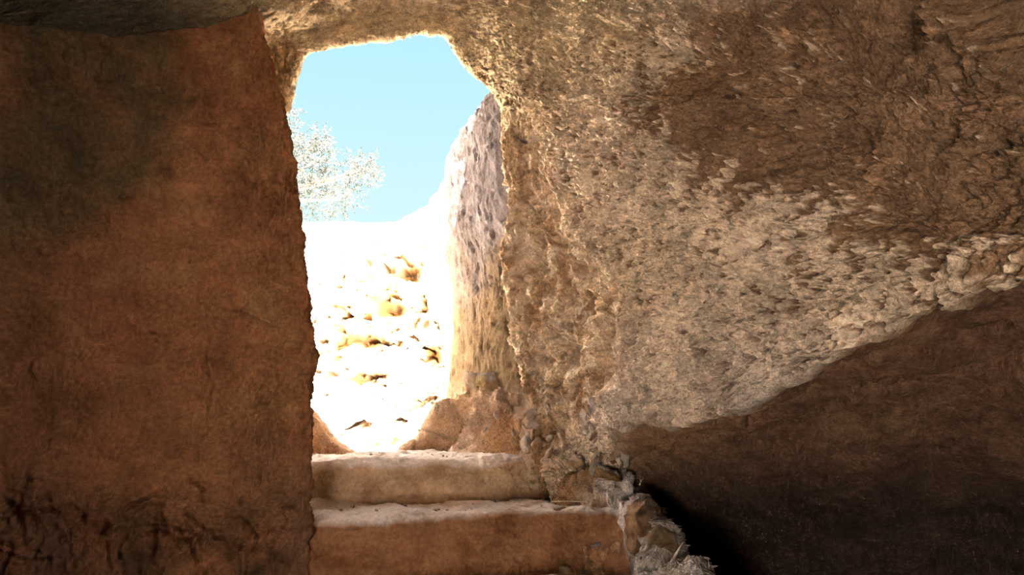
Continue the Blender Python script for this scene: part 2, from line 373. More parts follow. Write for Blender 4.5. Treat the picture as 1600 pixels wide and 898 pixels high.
d = 0.030 * fbm(PL, 2.0, 3, 11) + 0.030 * fbm(QL, (13, 13, 9), 5, 13, .7) * (0.45 + .9 * nearedge) + 0.005 * ridged(PL, 36, 3, 17)
d -= 0.010 * ss(.35, .6, noise(QL, 15, 19)) + 0.007 * crack(warp(warp(PL, 4, .10, 8), 16, .02, 4), 2.6, 0.012, 20) * ss(.0, .3, noise(PL, 1.7, 22))
d += rough_low * (0.065 * fbm(QL, 7, 5, 23, .7) - 0.02 * crack(QL, 6, .07, 25) - .01)
cb, cv = cells(warp(PL, 9, .03, 12), 9.0, 3)
d += rough_low * (.030 * (cv - .5) * ss(0, .3, cb) - .012 * (1 - ss(.0, .16, cb)))
cb2, cv2 = cells(warp(PL, 14, .02, 13), 24.0, 9)
d += (.3 + .7 * rough_low) * .010 * (cv2 - .5) * ss(0, .2, cb2)
for (qx, qy, r, amt) in [(470,370,16,.01),(476,560,30,.02),(245,350,40,-.02),(330,185,20,-.02),(400,490,24,-.025),(440,480,30,.02),(300,640,60,.015),(440,700,50,.02),(290,810,40,-.06),(60,770,50,-.04)]:
    d += amt * np.exp(-((px - qx) ** 2 + (py - qy) ** 2) / (r * r))
d += carve(px, py, PL, [([(330,184),(352,198)], 5, -.02), ([(386,484),(404,492),(424,504)], 5, -.03), ([(240,650),(300,640)], 5, -.015), ([(300,752),(325,762),(318,775)], 7, -.05),
    ([(170,830),(200,800),(240,780),(262,772)], 7, -.05), ([(255,790),(262,830),(240,870)], 7, -.04), ([(300,800),(330,830),(360,842),(440,870)], 6, -.045), ([(60,742),(100,752),(90,790),(40,800)], 12, -.05),
    ([(330,560),(335,620),(318,680)], 5, -.015), ([(350,520),(420,545),(470,545)], 6, -.02), ([(400,640),(440,670),(470,720)], 8, .02), ([(375,240),(390,300),(380,340)], 6, -.015),
    ([(440,790),(470,800),(480,830)], 9, .03), ([(200,500),(260,520)], 5, -.01), ([(380,250),(420,330),(440,420)], 10, .012)], 300) * .6
PL2 = PL + nL * d[..., None]
c1 = fbm(PL, 2.3, 4, 31); c2 = fbm(PL, 6, 4, 35)
T = np.broadcast_to(ORANGE, PL.shape).copy()
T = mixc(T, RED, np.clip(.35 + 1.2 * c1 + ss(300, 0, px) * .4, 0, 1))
T = mixc(T, (0.34, 0.22, 0.12), np.clip(c2 * 1.6, 0, 1) * .8)
T = mixc(T, (0.12, 0.062, 0.042), ss(330, 20, px + 110 * c1) * .75)  # light falling off to the left, put into the wall colour
T = mixc(T, (0.27, 0.17, 0.12), ss(620, 740, py) * ss(200, 420, px) * np.clip(.5 + c1, 0, 1))
# the dark growth that runs down the upper part of the wall
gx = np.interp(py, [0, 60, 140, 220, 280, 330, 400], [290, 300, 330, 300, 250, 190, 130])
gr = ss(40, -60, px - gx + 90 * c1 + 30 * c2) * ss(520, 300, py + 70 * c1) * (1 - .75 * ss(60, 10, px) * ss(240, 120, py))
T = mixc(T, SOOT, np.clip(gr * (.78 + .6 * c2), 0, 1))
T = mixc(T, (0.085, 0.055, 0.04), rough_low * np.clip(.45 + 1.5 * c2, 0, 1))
T = mixc(T * np.array((.74, .62, .52)), (.07, .05, .035), ss(1.2, .4, PL[..., 1]) * .9)  # near end, out of view, darkened to cut bounced light
T *= (1 - 0.35 * ss(.0, -.6, ridged(QL, (11, 11, 9), 2, 13)))[..., None]
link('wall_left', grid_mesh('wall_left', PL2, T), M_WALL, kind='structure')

# ------------------------------------------------------------------ wall of the open passage outside
ys = [3.44, 3.6, 3.85, 4.15, 4.6, 5.3, 6.4, 8.0, 11.0]
xs = [0.11, -.035, -.15, -.255, -.36, -.46, -.70, -1.15, -1.6]
zs = [-.9, -.3, 0.0, .3, .6, .9, 1.2, 1.42]
tops = [1.62, 1.56, 1.52, 1.50, 1.50, 1.52, 1.62, 1.83, 2.3]
CP = []
for zi, z in enumerate(zs + ['t0', 't1', 't2']):
    row = []
    for y, x, tz in zip(ys, xs, tops):
        if z == 't0': row.append(W(x + .05, y, tz))
        elif z == 't1': row.append(W(x + .5, y + .03, tz + .08))
        elif z == 't2': row.append(W(x + 4.0, y + .1, tz + .4))
        else:
            foot = .10 * math.exp(-((z + .45) / .25) ** 2) if z > -.9 else .12
            row.append(W(x - foot * (0.0 if y < 3.7 else 1.5 if y < 5 else 1.0) * (z < .3) + 0.03 * math.sin(z * 4), y, min(z, tz - .06) if z != zs[-1] else tz - .05))
    CP.append(row)
PP, a_, b_ = grid_surf(CP, [10, 26, 32, 32, 32, 32, 24, 12, 14, 16], [26, 40, 46, 46, 40, 36, 26, 20])
nP = normals(PP)
if np.mean(nP[:200, :, 0]) > 0: nP = -nP
QP = warp(PP, 6, .04, 5)
d = .05 * fbm(PP, 2.5, 3, 4) + .016 * ridged(QP, (14, 14, 6), 4, 6) + .007 * ridged(QP, 34, 3, 7) - .012 * ss(.3, .55, noise(QP, 16, 8))
d += ss(5.2, 6.5, PP[..., 1]) * .08 * fbm(PP, 3, 4, 9)
PP2 = PP + nP * d[..., None]
c1 = fbm(PP, 2.6, 4, 15); zz = PP[..., 2] - CZ
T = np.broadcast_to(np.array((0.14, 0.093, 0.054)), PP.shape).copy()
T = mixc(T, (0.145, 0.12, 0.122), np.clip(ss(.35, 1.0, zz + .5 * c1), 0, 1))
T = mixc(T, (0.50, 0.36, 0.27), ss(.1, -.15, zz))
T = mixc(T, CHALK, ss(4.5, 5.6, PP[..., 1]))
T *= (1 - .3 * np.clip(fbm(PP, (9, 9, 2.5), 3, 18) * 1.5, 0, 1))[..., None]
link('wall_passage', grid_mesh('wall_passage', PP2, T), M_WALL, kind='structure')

# ------------------------------------------------------------------ open ground outside: pit of the passage, its sloping end, the hill top
gx_ = np.concatenate([np.linspace(-9, -2.6, 50)[:-1], np.linspace(-2.6, 0.2, 330), np.linspace(0.2, 5, 40)[1:]])
gy_ = np.concatenate([np.linspace(3.72, 4.7, 60)[:-1], np.linspace(4.7, 7.2, 300)[:-1], np.linspace(7.2, 11.5, 130)[:-1], np.linspace(11.5, 34, 40)])
GX, GY = np.meshgrid(gx_, gy_)
base = np.interp(GY, [3.7, 4.3, 4.65, 5.0, 5.5, 6.1, 6.7, 7.2, 8.2, 9.5, 11, 13, 20, 34], [-.6, -.62, -.52, -.22, .20, .66, 1.10, 1.34, 1.68, 2.12, 2.50, 2.7, 3.0, 3.3])
rightbank = ss(-1.5, -.1, GX - .0 + .14 * (GY - 5)) * ss(5.6, 7.5, GY) * ss(11, 8, GY) * .14
left = np.clip((-1.12 - .14 * np.clip(GY - 4, 0, 3) - GX) / 1.4, 0, 1) * np.interp(GY, [3.7, 5, 6, 7.2, 9], [2.2, 2.2, 1.4, .5, 0])  # left bank, out of view, shaped to bounce sun onto the right wall
PG = np.stack([GX, GY, CZ + base + rightbank + left + 0.06 * fbm(np.stack([GX, GY, base], -1), 1.1, 3, 2)], -1)
nG = normals(PG); nG = np.where(nG[..., 2:3] < 0, -nG, nG)
QG = warp(PG, 4, .06, 4)
steep = ss(4.7, 5.1, GY) * ss(8.0, 6.8, GY)
d = steep * (.10 * ridged(QG, (2.2, 3, 5), 4, 5) + .05 * fbm(QG, 9, 3, 6) + .02 * ridged(QG, 20, 2, 7)) + (1 - steep) * (.03 * fbm(QG, 5, 3, 8) + 0.02 * ridged(QG, 14, 2, 9))
PG2 = PG + nG * d[..., None] + steep[..., None] * np.array((0, -1.0, -.25)) * (.10 * ss(-.1, .35, ridged(QG, (1.9, 2.2, 3.6), 3, 12)))[..., None]
# ledges that overhang on the sloping end, with the shade under them also painted brown
px, py = proj(PG)
brown = np.zeros_like(px)
for (qx, qy, rx, ry, amt) in [(655,438,34,13,.16),(605,481,30,12,.14),(565,506,28,11,.13),(535,530,24,14,.12),(580,540,26,12,.12),(520,548,18,9,.08),(594,595,12,7,.09),(672,478,14,14,.10),(545,388,16,7,.05),(680,560,12,10,.06),(640,372,12,16,.10),(575,450,20,6,.05)]:
    rx *= 1.25; ry *= 1.2
    w = np.exp(-(((px - qx) / rx) ** 2 + ((py - qy) / ry) ** 2) ** 1.2)
    w2 = np.exp(-(((px - qx) / (rx * 1.1)) ** 2 + ((py - qy + ry * 1.7) / (ry * 1.0)) ** 2))
    PG2[..., 1] += amt * 3.4 * w - amt * 2.6 * w2
    PG2[..., 2] += amt * .1 * w2
    brown = np.maximum(brown, w)
pk = ss(.12, .30, noise(warp(PG, 9, .05, 3), (7, 5, 17), 51)) * ss(-.25, .15, noise(PG, 2.6, 52)) * steep
pk2 = ss(.30, .45, noise(warp(PG, 15, .03, 5), (16, 9, 34), 55)) * steep
PG2[..., 1] += .20 * pk + .07 * pk2
T = np.broadcast_to(CHALK, PG.shape).copy()
c1 = fbm(PG, 3, 4, 15)
T = mixc(T, (0.44, 0.27, 0.12), np.clip(brown * 1.6 * (.8 + c1), 0, 1) * .9)
T = mixc(T, (0.50, 0.33, 0.17), np.clip(pk, 0, 1) * .8)  # shade of the small pockets painted in brown
T = mixc(T, (0.62, 0.50, 0.27), ss(7.6, 9, GY) * np.clip(.45 + 1.2 * c1, 0, 1))
T = mixc(T, (0.35, 0.28, 0.20), ss(.32, .5, fbm(PG, (10, 14, 14), 2, 19)) * .7 * steep)
link('ground_outside', grid_mesh('ground_outside', PG2, T), M_HILL, kind='structure')

# ------------------------------------------------------------------ floor: threshold, rubble bank and the drop beside the steps
pts = [A(740,606,3.95), A(772,600,3.8), A(800,612,3.65), A(850,632,3.5), A(905,662,3.35), A(880,700,3.52), A(925,704,3.42), A(985,690,3.30), A(820,690,3.8), A(880,757,3.32), A(930,757,3.24), A(985,748,3.14),
       W(.33,3.14,-.45), W(.42,3.10,-.44), A(1000,788,2.97), A(1040,838,2.80), A(1112,893,2.62), A(1030,862,2.76),
       A(1050,885,2.68), A(1003,830,2.88), A(990,800,2.97), W(.40,2.85,-.78), W(.33,2.98,-.82), W(.25,3.02,-.82), W(.40,2.95,-.80), W(.44,2.90,-.76), W(.15,3.42,-.52), W(.0,3.4,-.55), A(780,665,3.85), A(750,690,3.85),
       W(.60,3.25,-.75), W(.72,2.95,-1.1), W(.85,2.75,-1.3), W(1.2,3.2,-1.4), W(1.2,2.5,-1.4), W(.9,3.6,-1.4), W(.55,3.9,-.6),
       W(-.3,3.6,-.27), W(-.8,3.5,-.30), W(-.3,3.85,-.27), W(-.75,3.85,-.28), W(-.3,4.5,-.62), W(-.9,4.6,-.62), W(-.2,4.7,-.5), W(0.2,4.0,.15), W(-1.1,3.2,-.3), W(-1.0,2.9,-.5),
       W(-.3,3.2,-.5), W(-.3,2.9,-.7), W(.2,3.05,-.7), W(-.9,2.6,-.8), W(.0,2.55,-.95), W(.4,2.45,-1.0), W(.75,2.4,-.95), W(-1.2,2.4,-1.0)]
pts = np.array(pts)
def tps_fit(S):
    n_ = len(S); D = np.linalg.norm(S[:, None, :2] - S[None, :, :2], axis=-1)
    Km = np.where(D > 0, D * D * np.log(np.maximum(D, 1e-9)), 0) + np.eye(n_) * 0.0005
    Pm = np.concatenate([np.ones((n_, 1)), S[:, :2]], 1)
    Mx = np.block([[Km, Pm], [Pm.T, np.zeros((3, 3))]])
    return np.linalg.solve(Mx, np.concatenate([S[:, 2], np.zeros(3)]))
wt = tps_fit(pts)
def bank_z(X, Y):
    D = np.sqrt((X[..., None] - pts[:, 0]) ** 2 + (Y[..., None] - pts[:, 1]) ** 2)
    U = np.where(D > 0, D * D * np.log(np.maximum(D, 1e-9)), 0)
    return U @ wt[:-3] + wt[-3] + wt[-2] * X + wt[-1] * Y
FX, FY = np.meshgrid(np.linspace(-1.3, 1.25, 420), np.linspace(2.35, 4.7, 400))
FZ = np.maximum(bank_z(FX, FY), 0.0)
FZ = np.where((FX < .45) & (FY < 3.02), np.minimum(FZ, CZ - .76), FZ)        # kept below the steps
PF = np.stack([FX, FY, FZ], -1); nF = normals(PF); nF = np.where(nF[..., 2:3] < 0, -nF, nF)
QF = warp(PF, 7, .04, 5)
rub = ss(.05, .2, FX) + ss(3.55, 3.65, FY)
rub = np.clip(np.maximum(ss(-.02, .22, FX), ss(3.52, 3.62, FY) * ss(-.35, -.2, FX)), 0, 1)
d = (.010 + .12 * rub) * fbm(QF, 7, 5, 5, .66) + .022 * rub * ridged(PF, 16, 3, 8) - .03 * rub * ss(.2, .45, noise(QF, 9, 9))
PF2 = PF + nF * d[..., None]
c1 = fbm(PF, 5, 4, 12); up = nF[..., 2]
T = np.broadcast_to(np.array((0.56, 0.42, 0.32)), PF.shape).copy()
T = mixc(T, DUST, ss(.55, .85, up) * np.clip(.6 + c1, 0, 1))
T = mixc(T, BROWN, np.clip(c1 * 1.8, 0, 1) * .6)
T = mixc(T, (0.45, 0.25, 0.12), ss(.62, .35, up) * .8)
fpx, fpy = proj(PF)
T = mixc(T, DUST, ss(-6, 14, fpx - np.interp(fpy, [740, 790, 898], [925, 945, 985])) * ss(735, 760, fpy) * np.clip(.8 + .6 * c1, 0, 1))
link('floor', grid_mesh('floor', PF2, T), M_ROUGH, kind='structure')
# lower floor of the cave, around and behind the camera
LX, LY = np.meshgrid(np.linspace(-3.4, 3.4, 90), np.linspace(-2.8, 4.2, 90))
PB = np.stack([LX, LY, 0 * LX], -1); PB[..., 2] = .03 * fbm(PB, 2, 4, 3) - 0.02
link('floor', grid_mesh('cave_floor', PB, np.broadcast_to(DARK, PB.shape).copy()), M_WALL, kind='structure')

# ------------------------------------------------------------------ rock-cut steps
steps = bpy.data.objects.new('rock_cut_steps', None); col.objects.link(steps); steps.location = (0, 2.6, 0)
steps['label'] = 'flight of worn rock-cut steps leading up to the bright doorway'; steps['category'] = 'stairs'
def step_block(name, outline, spine, ztop, drop, dust_w, seed, face, lab=None, dustfn=None):
    """outline: plan points of the edge (left end, front, round the right end, back); spine: inner points facing them"""
    B = np.array(outline, float); S = np.array(spine, float); n_ = len(B)
    segs = [max(6, int(np.linalg.norm(B[i + 1] - B[i]) / 0.0045)) for i in range(n_ - 1)]
    M, _ = cr_weights(n_, segs); b = M @ B; s = M @ S
    r = 0.035
    T1 = list(np.linspace(0, 1, 46))
    rows = []
    tan = np.gradient(b, axis=0); tan /= np.linalg.norm(tan, axis=1, keepdims=True)
    nor = np.stack([tan[:, 1], -tan[:, 0]], -1)
    sgn = np.sign(np.sum(nor * (b - s), -1)); nor *= sgn[:, None]
    inn = b - nor * r
    for t in T1: rows.append(np.concatenate([s * (1 - t) + inn * t, np.full((len(b), 1), ztop)], 1))
    for a in np.linspace(0, math.pi / 2, 12)[1:]:
        rows.append(np.concatenate([inn + nor * r * math.sin(a), np.full((len(b), 1), ztop - r + r * math.cos(a))], 1))
    nd = max(10, int(drop / 0.0045))
    for t in np.linspace(0, 1, nd)[1:]:
        bulge = 0.018 * math.sin(math.pi * t) + 0.03 * t * t
        rows.append(np.concatenate([b + nor * bulge, np.full((len(b), 1), ztop - r - (drop - r) * t)], 1))
    Pm = np.array(rows); Pm[..., 2] += CZ
    # worn sag of the tread edge
    Pm[..., 2] += .016 * noise(Pm * np.array((1, 1, 0)), 2.6, seed) * ss(ztop + CZ - .12, ztop + CZ - .02, Pm[..., 2])
    nn = normals(Pm); cc = np.array((S[:, 0].mean(), S[:, 1].mean(), ztop + CZ - drop))
    if np.mean(np.sum(nn * (Pm - cc), -1)) < 0: nn = -nn
    Qm = warp(Pm, 8, .02, seed)
    dd = .022 * fbm(Pm, 6, 4, seed, .65) + .004 * ridged(Qm, 22, 3, seed + 3) - .012 * crack(Qm, (3, 3, 8), .03, seed + 5) * ss(.0, .3, noise(Pm, 3, seed + 6)) - .010 * ss(.38, .6, noise(Qm, 18, seed + 7))
    P3 = Pm + nn * dd[..., None]
    c1 = fbm(Pm, 6, 4, seed + 9); c2 = fbm(Pm, (5, 5, 16), 3, seed + 12)
    T = np.broadcast_to(np.array(face), Pm.shape).copy()
    T = mixc(T, np.array(face) * np.array((.62, .5, .42)), np.clip(c1 * 1.8, 0, 1))
    T = mixc(T, np.array(face) * np.array((1.15, 1.2, 1.3)), np.clip(c2 * 1.3, 0, 1))
    depth = ztop + CZ - Pm[..., 2]
    T = mixc(T, DUST, ss(dust_w + .02, dust_w - .012, depth + .035 * c1))
    T = mixc(T, (.50, .34, .24), ss(.85, 1.0, depth / max(drop, .1)) * .5)
    o = link(name, grid_mesh(name, P3, T), M_STEP, steps)
    o.matrix_parent_inverse = Matrix.Translation((0, -2.6, 0))
    if lab: o['label'] = lab
    return o
# upper step
step_block('step', [(-1.05,3.10),(-.80,3.15),(-.50,3.22),(-.20,3.33),(.0,3.42),(.11,3.47),(.155,3.54),(.15,3.66),(.12,3.80)],
           [(-1.05,3.5),(-.80,3.55),(-.50,3.6),(-.20,3.65),(-.06,3.66),(.0,3.68),(.02,3.70),(.02,3.72),(.02,3.78)], -.25, .22, .030, 3, (.46,.33,.22), 'upper step, paler and narrower')
# middle step
step_block('step', [(-.77,2.88),(-.71,2.84),(-.45,2.90),(-.15,3.0),(.10,3.07),(.27,3.09),(.37,3.06),(.43,3.02),(.47,3.06),(.50,3.2),(.48,3.4)],
           [(-.77,3.2),(-.71,3.25),(-.45,3.3),(-.15,3.38),(.08,3.40),(.18,3.36),(.24,3.32),(.26,3.30),(.27,3.3),(.28,3.33),(.28,3.4)], -.43, .29, .014, 23, (.33,.165,.085), 'middle step with a tall orange riser')
# lower step, only its dusty back edge is in the picture
step_block('step', [(-1.1,2.35),(-.7,2.42),(-.3,2.50),(.1,2.56),(.4,2.58),(.55,2.55),(.66,2.56),(.72,2.66),(.70,2.85)],
           [(-1.1,2.85),(-.7,2.92),(-.3,3.02),(.1,3.12),(.3,3.12),(.38,3.0),(.42,2.9),(.44,2.85),(.45,2.85)], -.68, .35, .03, 43, (.33,.165,.085), 'lower step, its tread covered in pale dust')
step_block('step', [(-1.1,1.95),(-.7,2.0),(-.3,2.06),(.1,2.10),(.45,2.10),(.6,2.10),(.7,2.16),(.74,2.3),(.72,2.5)],
           [(-1.1,2.4),(-.7,2.45),(-.3,2.53),(.1,2.6),(.3,2.6),(.4,2.5),(.45,2.45),(.46,2.45),(.46,2.5)], -1.0, .40, .03, 63, (.33,.165,.085))

# ------------------------------------------------------------------ back of the cave
# it ends in an added opening, out of view, that holds the fill light
th = np.linspace(0, math.pi, 90); tt = np.linspace(0, 1, 40)
ix = -1.0 + ADDED_MOUTH[0] * np.cos(th); iz = ADDED_MOUTH[1] * np.sin(th) ** .55
ox = 4.2 * np.cos(th); oz_ = 4.2 * np.sin(th)
PW = np.stack([ix[None] * (1 - tt[:, None]) + ox[None] * tt[:, None], np.full((40, 90), ADDED_MOUTH[2]), iz[None] * (1 - tt[:, None]) + oz_[None] * tt[:, None] - .05], -1)
PW[..., 1] += .12 * fbm(PW, 1.2, 4, 3)
link('wall_back', grid_mesh('wall_back', PW, np.broadcast_to(DARK, PW.shape).copy()), M_WALL, kind='structure')
BX, BY = np.meshgrid(np.linspace(-9, 9, 60), np.linspace(-14, -2.7, 50))
PB = np.stack([BX, BY, 0 * BX], -1); PB[..., 2] = .06 * fbm(PB, 1, 4, 3) - 0.03
link('ground_outside', grid_mesh('added_ground_behind', PB, np.broadcast_to(CHALK * .8, PB.shape).copy()), M_HILL, kind='structure')  # unseen ground added outside the rear opening for the light through it

# ------------------------------------------------------------------ loose stones
dg = None
def drop_z(x, y, z0=3.2):
    ok, loc, *_ = sc.ray_cast(dg, Vector((x, y, z0)), Vector((0, 0, -1)))
    return loc.z if ok else 0.0
def stone_mesh(name, seed, sub=4, flat=0.7, colr=(.56,.42,.32), cuts=11, rough=.04, dust=.7):
    bm = bmesh.new(); bmesh.ops.create_icosphere(bm, subdivisions=sub, radius=1.0)
    V = np.array([v.co[:] for v in bm.verts]); Fc = np.array([[v.index for v in f.verts] for f in bm.faces]); bm.free()
    r_ = np.random.default_rng(seed)
    for _ in range(cuts):
        dn = r_.normal(size=3); dn /= np.linalg.norm(dn); lim = r_.uniform(.42, .75)
        s = V @ dn; V = V - np.maximum(s - lim, 0)[:, None] * dn * .97
    nv = V / np.linalg.norm(V, axis=1, keepdims=True)
    V = V + nv * (.30 * fbm(V, 1.7, 4, seed, .6) + rough * ridged(V, 5, 3, seed + 2))[:, None]
    V = V * np.array((1, r_.uniform(.75, .95), flat))
    c = fbm(V, 2.5, 3, seed + 4)
    T = mixc(np.broadcast_to(np.array(colr), V.shape).copy(), np.array(colr) * np.array((.62, .5, .4)), np.clip(c * 2, 0, 1))
    T = mixc(T, DUST, ss(.1, .5, nv[:, 2] + .6 * c) * dust)
    return mesh_arrays(name, V, Fc, T)
def stone(name, label, cat, loc, size, rot, seed, sub=4, group=None, mesh=None, **kw):
    me = mesh or stone_mesh(name, seed, sub, **kw)
    o = bpy.data.objects.new(name, me); col.objects.link(o)
    if not me.materials: me.materials.append(M_ROUGH if sub > 3 else M_STEP)
    o.location = loc; o.scale = size if hasattr(size, '__len__') else (size,) * 3
    o.rotation_euler = rot
    o['label'] = label; o['category'] = cat
    if group: o['group'] = group
    return o
# the two banks of rock that flank the notch of the threshold
def bank_block(name, label, outline, Yf, Yb, seed):
    """rock block with the given front outline (world x,z), a rounded top edge and real depth"""
    O = np.array(outline, float); segs = [max(4, int(np.linalg.norm(O[i + 1] - O[i]) / .006)) for i in range(len(O) - 1)]
    M, _ = cr_weights(len(O), segs); o = M @ O
    c = np.array((o[:, 0].mean(), o[:, 1].min()))
    rows = []
    for t in np.linspace(0.02, 1, 40):
        q = c + (o - c) * t; rows.append(np.stack([q[:, 0], np.full(len(q), Yf) + .05 * t ** 4, q[:, 1]], -1))
    for t in np.linspace(0, 1, 26)[1:]:
        q = c + (o - c) * (1 - .12 * t * t); rows.append(np.stack([q[:, 0], np.full(len(q), Yf + .05) + (Yb - Yf - .05) * t, q[:, 1]], -1))
    for t in np.linspace(1, .02, 12)[1:]:
        q = c + (o - c) * .88 * t; rows.append(np.stack([q[:, 0], np.full(len(q), Yb), q[:, 1]], -1))
    Pm = np.array(rows); nn = normals(Pm)
    if np.mean(nn[:38, :, 1]) > 0: nn = -nn
    Qm = warp(Pm, 8, .03, seed)
    dd = .02 * fbm(Pm, 5, 3, seed) + .010 * ridged(Qm, 14, 4, seed + 2) - .016 * crack(Qm, 5, .05, seed + 4)
    P3 = Pm + nn * dd[..., None]; c1 = fbm(Pm, 6, 4, seed + 8)
    T = mixc(np.broadcast_to(np.array((.62, .45, .32)), Pm.shape).copy(), (.46, .29, .17), np.clip(c1 * 1.7, 0, 1))
    ob = link(name, grid_mesh(name, P3, T), M_ROUGH)
    ob['label'] = label; ob['category'] = 'rock'
    return ob
def oz(px_, py_, Y): a = A(px_, py_, Y); return (a[0], a[2])
bank_block('threshold_rock', 'broad pinkish rock block right of the sunlit notch, behind the upper step',
           [oz(618,712,3.8), oz(628,698,3.8), oz(650,682,3.8), oz(662,662,3.8), oz(672,642,3.8), oz(688,628,3.8), oz(715,624,3.8), oz(745,622,3.8), oz(765,640,3.8), oz(770,712,3.8)], 3.72, 4.05, 5)
bank_block('threshold_rock', 'small sloping rock between the left wall and the sunlit notch',
           [oz(420,712,3.8), oz(440,640,3.8), oz(468,632,3.8), oz(486,650,3.8), oz(504,672,3.8), oz(520,692,3.8), oz(540,704,3.8), oz(560,713,3.8)], 3.72, 4.0, 9)

bpy.context.view_layer.update(); dg = bpy.context.evaluated_depsgraph_get()
def on_ground(px_, py_, Y, sz, sink=.35):
    a = A(px_, py_, Y); return (a[0], a[1], a[2])
stone('boulder', 'angular ochre boulder at the foot of the passage wall, beside the sunlit notch', 'rock', A(772,602,3.72), (.085,.08,.085), (.2,.3,.5), 3, sub=5, colr=(.60,.42,.22), flat=.95, cuts=9)
stone('boulder', 'pale wedge-shaped rock just left of the angular ochre boulder', 'rock', A(742,592,3.85), (.06,.07,.07), (.1,.5,1.2), 4, sub=4, colr=(.6,.45,.34), flat=.95)
stone('boulder', 'jagged reddish rock right of the angular ochre boulder', 'rock', A(806,622,3.58), (.07,.07,.075), (.4,.1,2.2), 6, sub=5, colr=(.54,.38,.25), flat=.9)
stone('boulder', 'rounded ochre knob of rock on the rubble, above the right end of the upper step', 'rock', A(872,652,3.36), (.085,.07,.085), (.3,.2,.2), 8, sub=5, colr=(.56,.40,.24), flat=.9)
stone('boulder', 'low reddish rock against the threshold block, above the upper step', 'rock', A(748,668,3.66), (.075,.05,.05), (.1,.1,.1), 10, sub=4, colr=(.56,.38,.27))
stone('boulder', 'brown rock lump at the edge of the dark hollow, beside the straw-strewn ramp', 'rock', A(1006,822,2.90), (.085,.09,.105), (.1,.3,.4), 12, sub=5, colr=(.42,.25,.15), flat=1.0, dust=.1)
stone('boulder', 'smaller ochre rock below the brown lump at the edge of the dark hollow', 'rock', A(1030,852,2.80), (.07,.08,.08), (.2,.4,1.4), 14, sub=5, colr=(.50,.33,.2), flat=.95, dust=.1)
stone('boulder', 'smooth ochre rock bulging above the small stones at the top of the hollow', 'rock', A(945,738,3.14), (.085,.08,.055), (.0,.3,.2), 16, sub=5, colr=(.50,.30,.15))

stone('boulder', 'large cracked reddish rock right of the threshold block, above the upper step', 'rock', A(776,655,3.74), (.095,.09,.085), (.5,.9,.1), 31, sub=5, colr=(.56,.40,.28), flat=1.0)
stone('boulder', 'squat reddish rock at the back of the upper tread, below the large cracked one', 'rock', A(788,694,3.66), (.085,.07,.055), (.1,.2,1.0), 33, sub=5, colr=(.52,.35,.24), flat=1.0)
rr = random.Random(5)
rubble = []
for _ in range(46):                                     # heaped between the passage wall, the upper step and the right wall
    qx = rr.uniform(752, 990); qy = rr.uniform(max(622, 640 - (qx - 752) * .05), 706 if qx < 860 else 752)
    rubble.append((qx, qy, rr.choice((.018, .024, .03, .04, .05))))
for i, (qx, qy, s_) in enumerate(rubble):
    o_, Y = None, 2.9
    while Y < 4.2:                                      # walk outwards until the rubble bank is met
        a = A(qx, qy, Y)
        if drop_z(a[0], a[1], a[2] + .25) > a[2]: break
        Y += .02
    if Y >= 4.2: continue
    kc_ = ('ochre', 'greyish', 'brown')[i % 3]; ks_ = 'large' if s_ > .035 else 'small'
    kr_ = ('heaped behind the right end of the upper step' if qx < 820 and qy > 660 else 'at the foot of the passage wall' if qx < 820 else
           'wedged under the rough wall above the upper step' if qy < 690 else 'beside the right end of the upper riser')
    stone('rubble_stone', ks_ + ' ' + kc_ + ' rubble stone ' + kr_, 'stone', (a[0], a[1] + .45 * s_, a[2]), (s_ * 1.3, s_, s_ * .95), (i * .7, i * .4, i * 1.3), 100 + i, sub=3,
          group=ks_ + ' ' + kc_ + ' rubble stones ' + kr_, colr=((.55, .38, .24), (.5, .40, .33), (.46, .29, .18))[i % 3], flat=.85, dust=.5)
small = [('purplish pointed stone lying at the back corner of the middle tread', 932,752,3.05,(.032,.02,.018),0.3,(.42,.28,.24)),
         ('elongated pink stone lying aslant at the mouth of the dark hollow', 948,757,3.02,(.038,.014,.013),-.5,(.50,.32,.26)),
         ('dark brown stone behind the elongated pink stone', 968,748,3.05,(.035,.02,.016),-.4,(.26,.15,.10)),
         ('flat reddish stone where the upper riser ends, on the middle tread', 872,757,3.12,(.034,.02,.014),.2,(.42,.26,.18))]
for i, (lab, qx, qy, Y, s, rz, c) in enumerate(small):
    a = A(qx, qy, Y); z = drop_z(a[0], a[1], a[2] + .12)
    stone('small_stone', lab, 'stone', (a[0], a[1], z + s[2] * .45), s, (0, -.2, rz), 140 + i, sub=3, colr=c, flat=1.0)
peb = [stone_mesh('pebble', 200 + i, 2, colr=(.30, .22, .18), flat=.7) for i in range(4)]
spots = []
for i in range(34):
    t = random.random()
    if i < 13: x = random.uniform(-.70, .12); y = 3.24 + .33 * (x + .8) + random.uniform(.0, .14); where = 'upper'
    elif i < 30: x = random.uniform(-.68, .40); y = 2.88 + .30 * (x + .75) + random.uniform(.0, .2); where = 'middle'
    else: x = random.uniform(.0, .55); y = random.uniform(2.72, 2.85); where = 'lower'
    z = drop_z(x, y, {'upper': CZ - .1, 'middle': CZ - .30, 'lower': CZ - .5}[where]); s = random.uniform(.004, .010)
    me = peb[i % 4]
    stone('pebble', 'tiny dark pebble lying on the %s dusty tread' % where, 'pebble', (x, y, z + s * .4), s, (random.random(), 0, random.random() * 6), 0, sub=2, mesh=me,
          group='pebbles on the %s tread' % where)

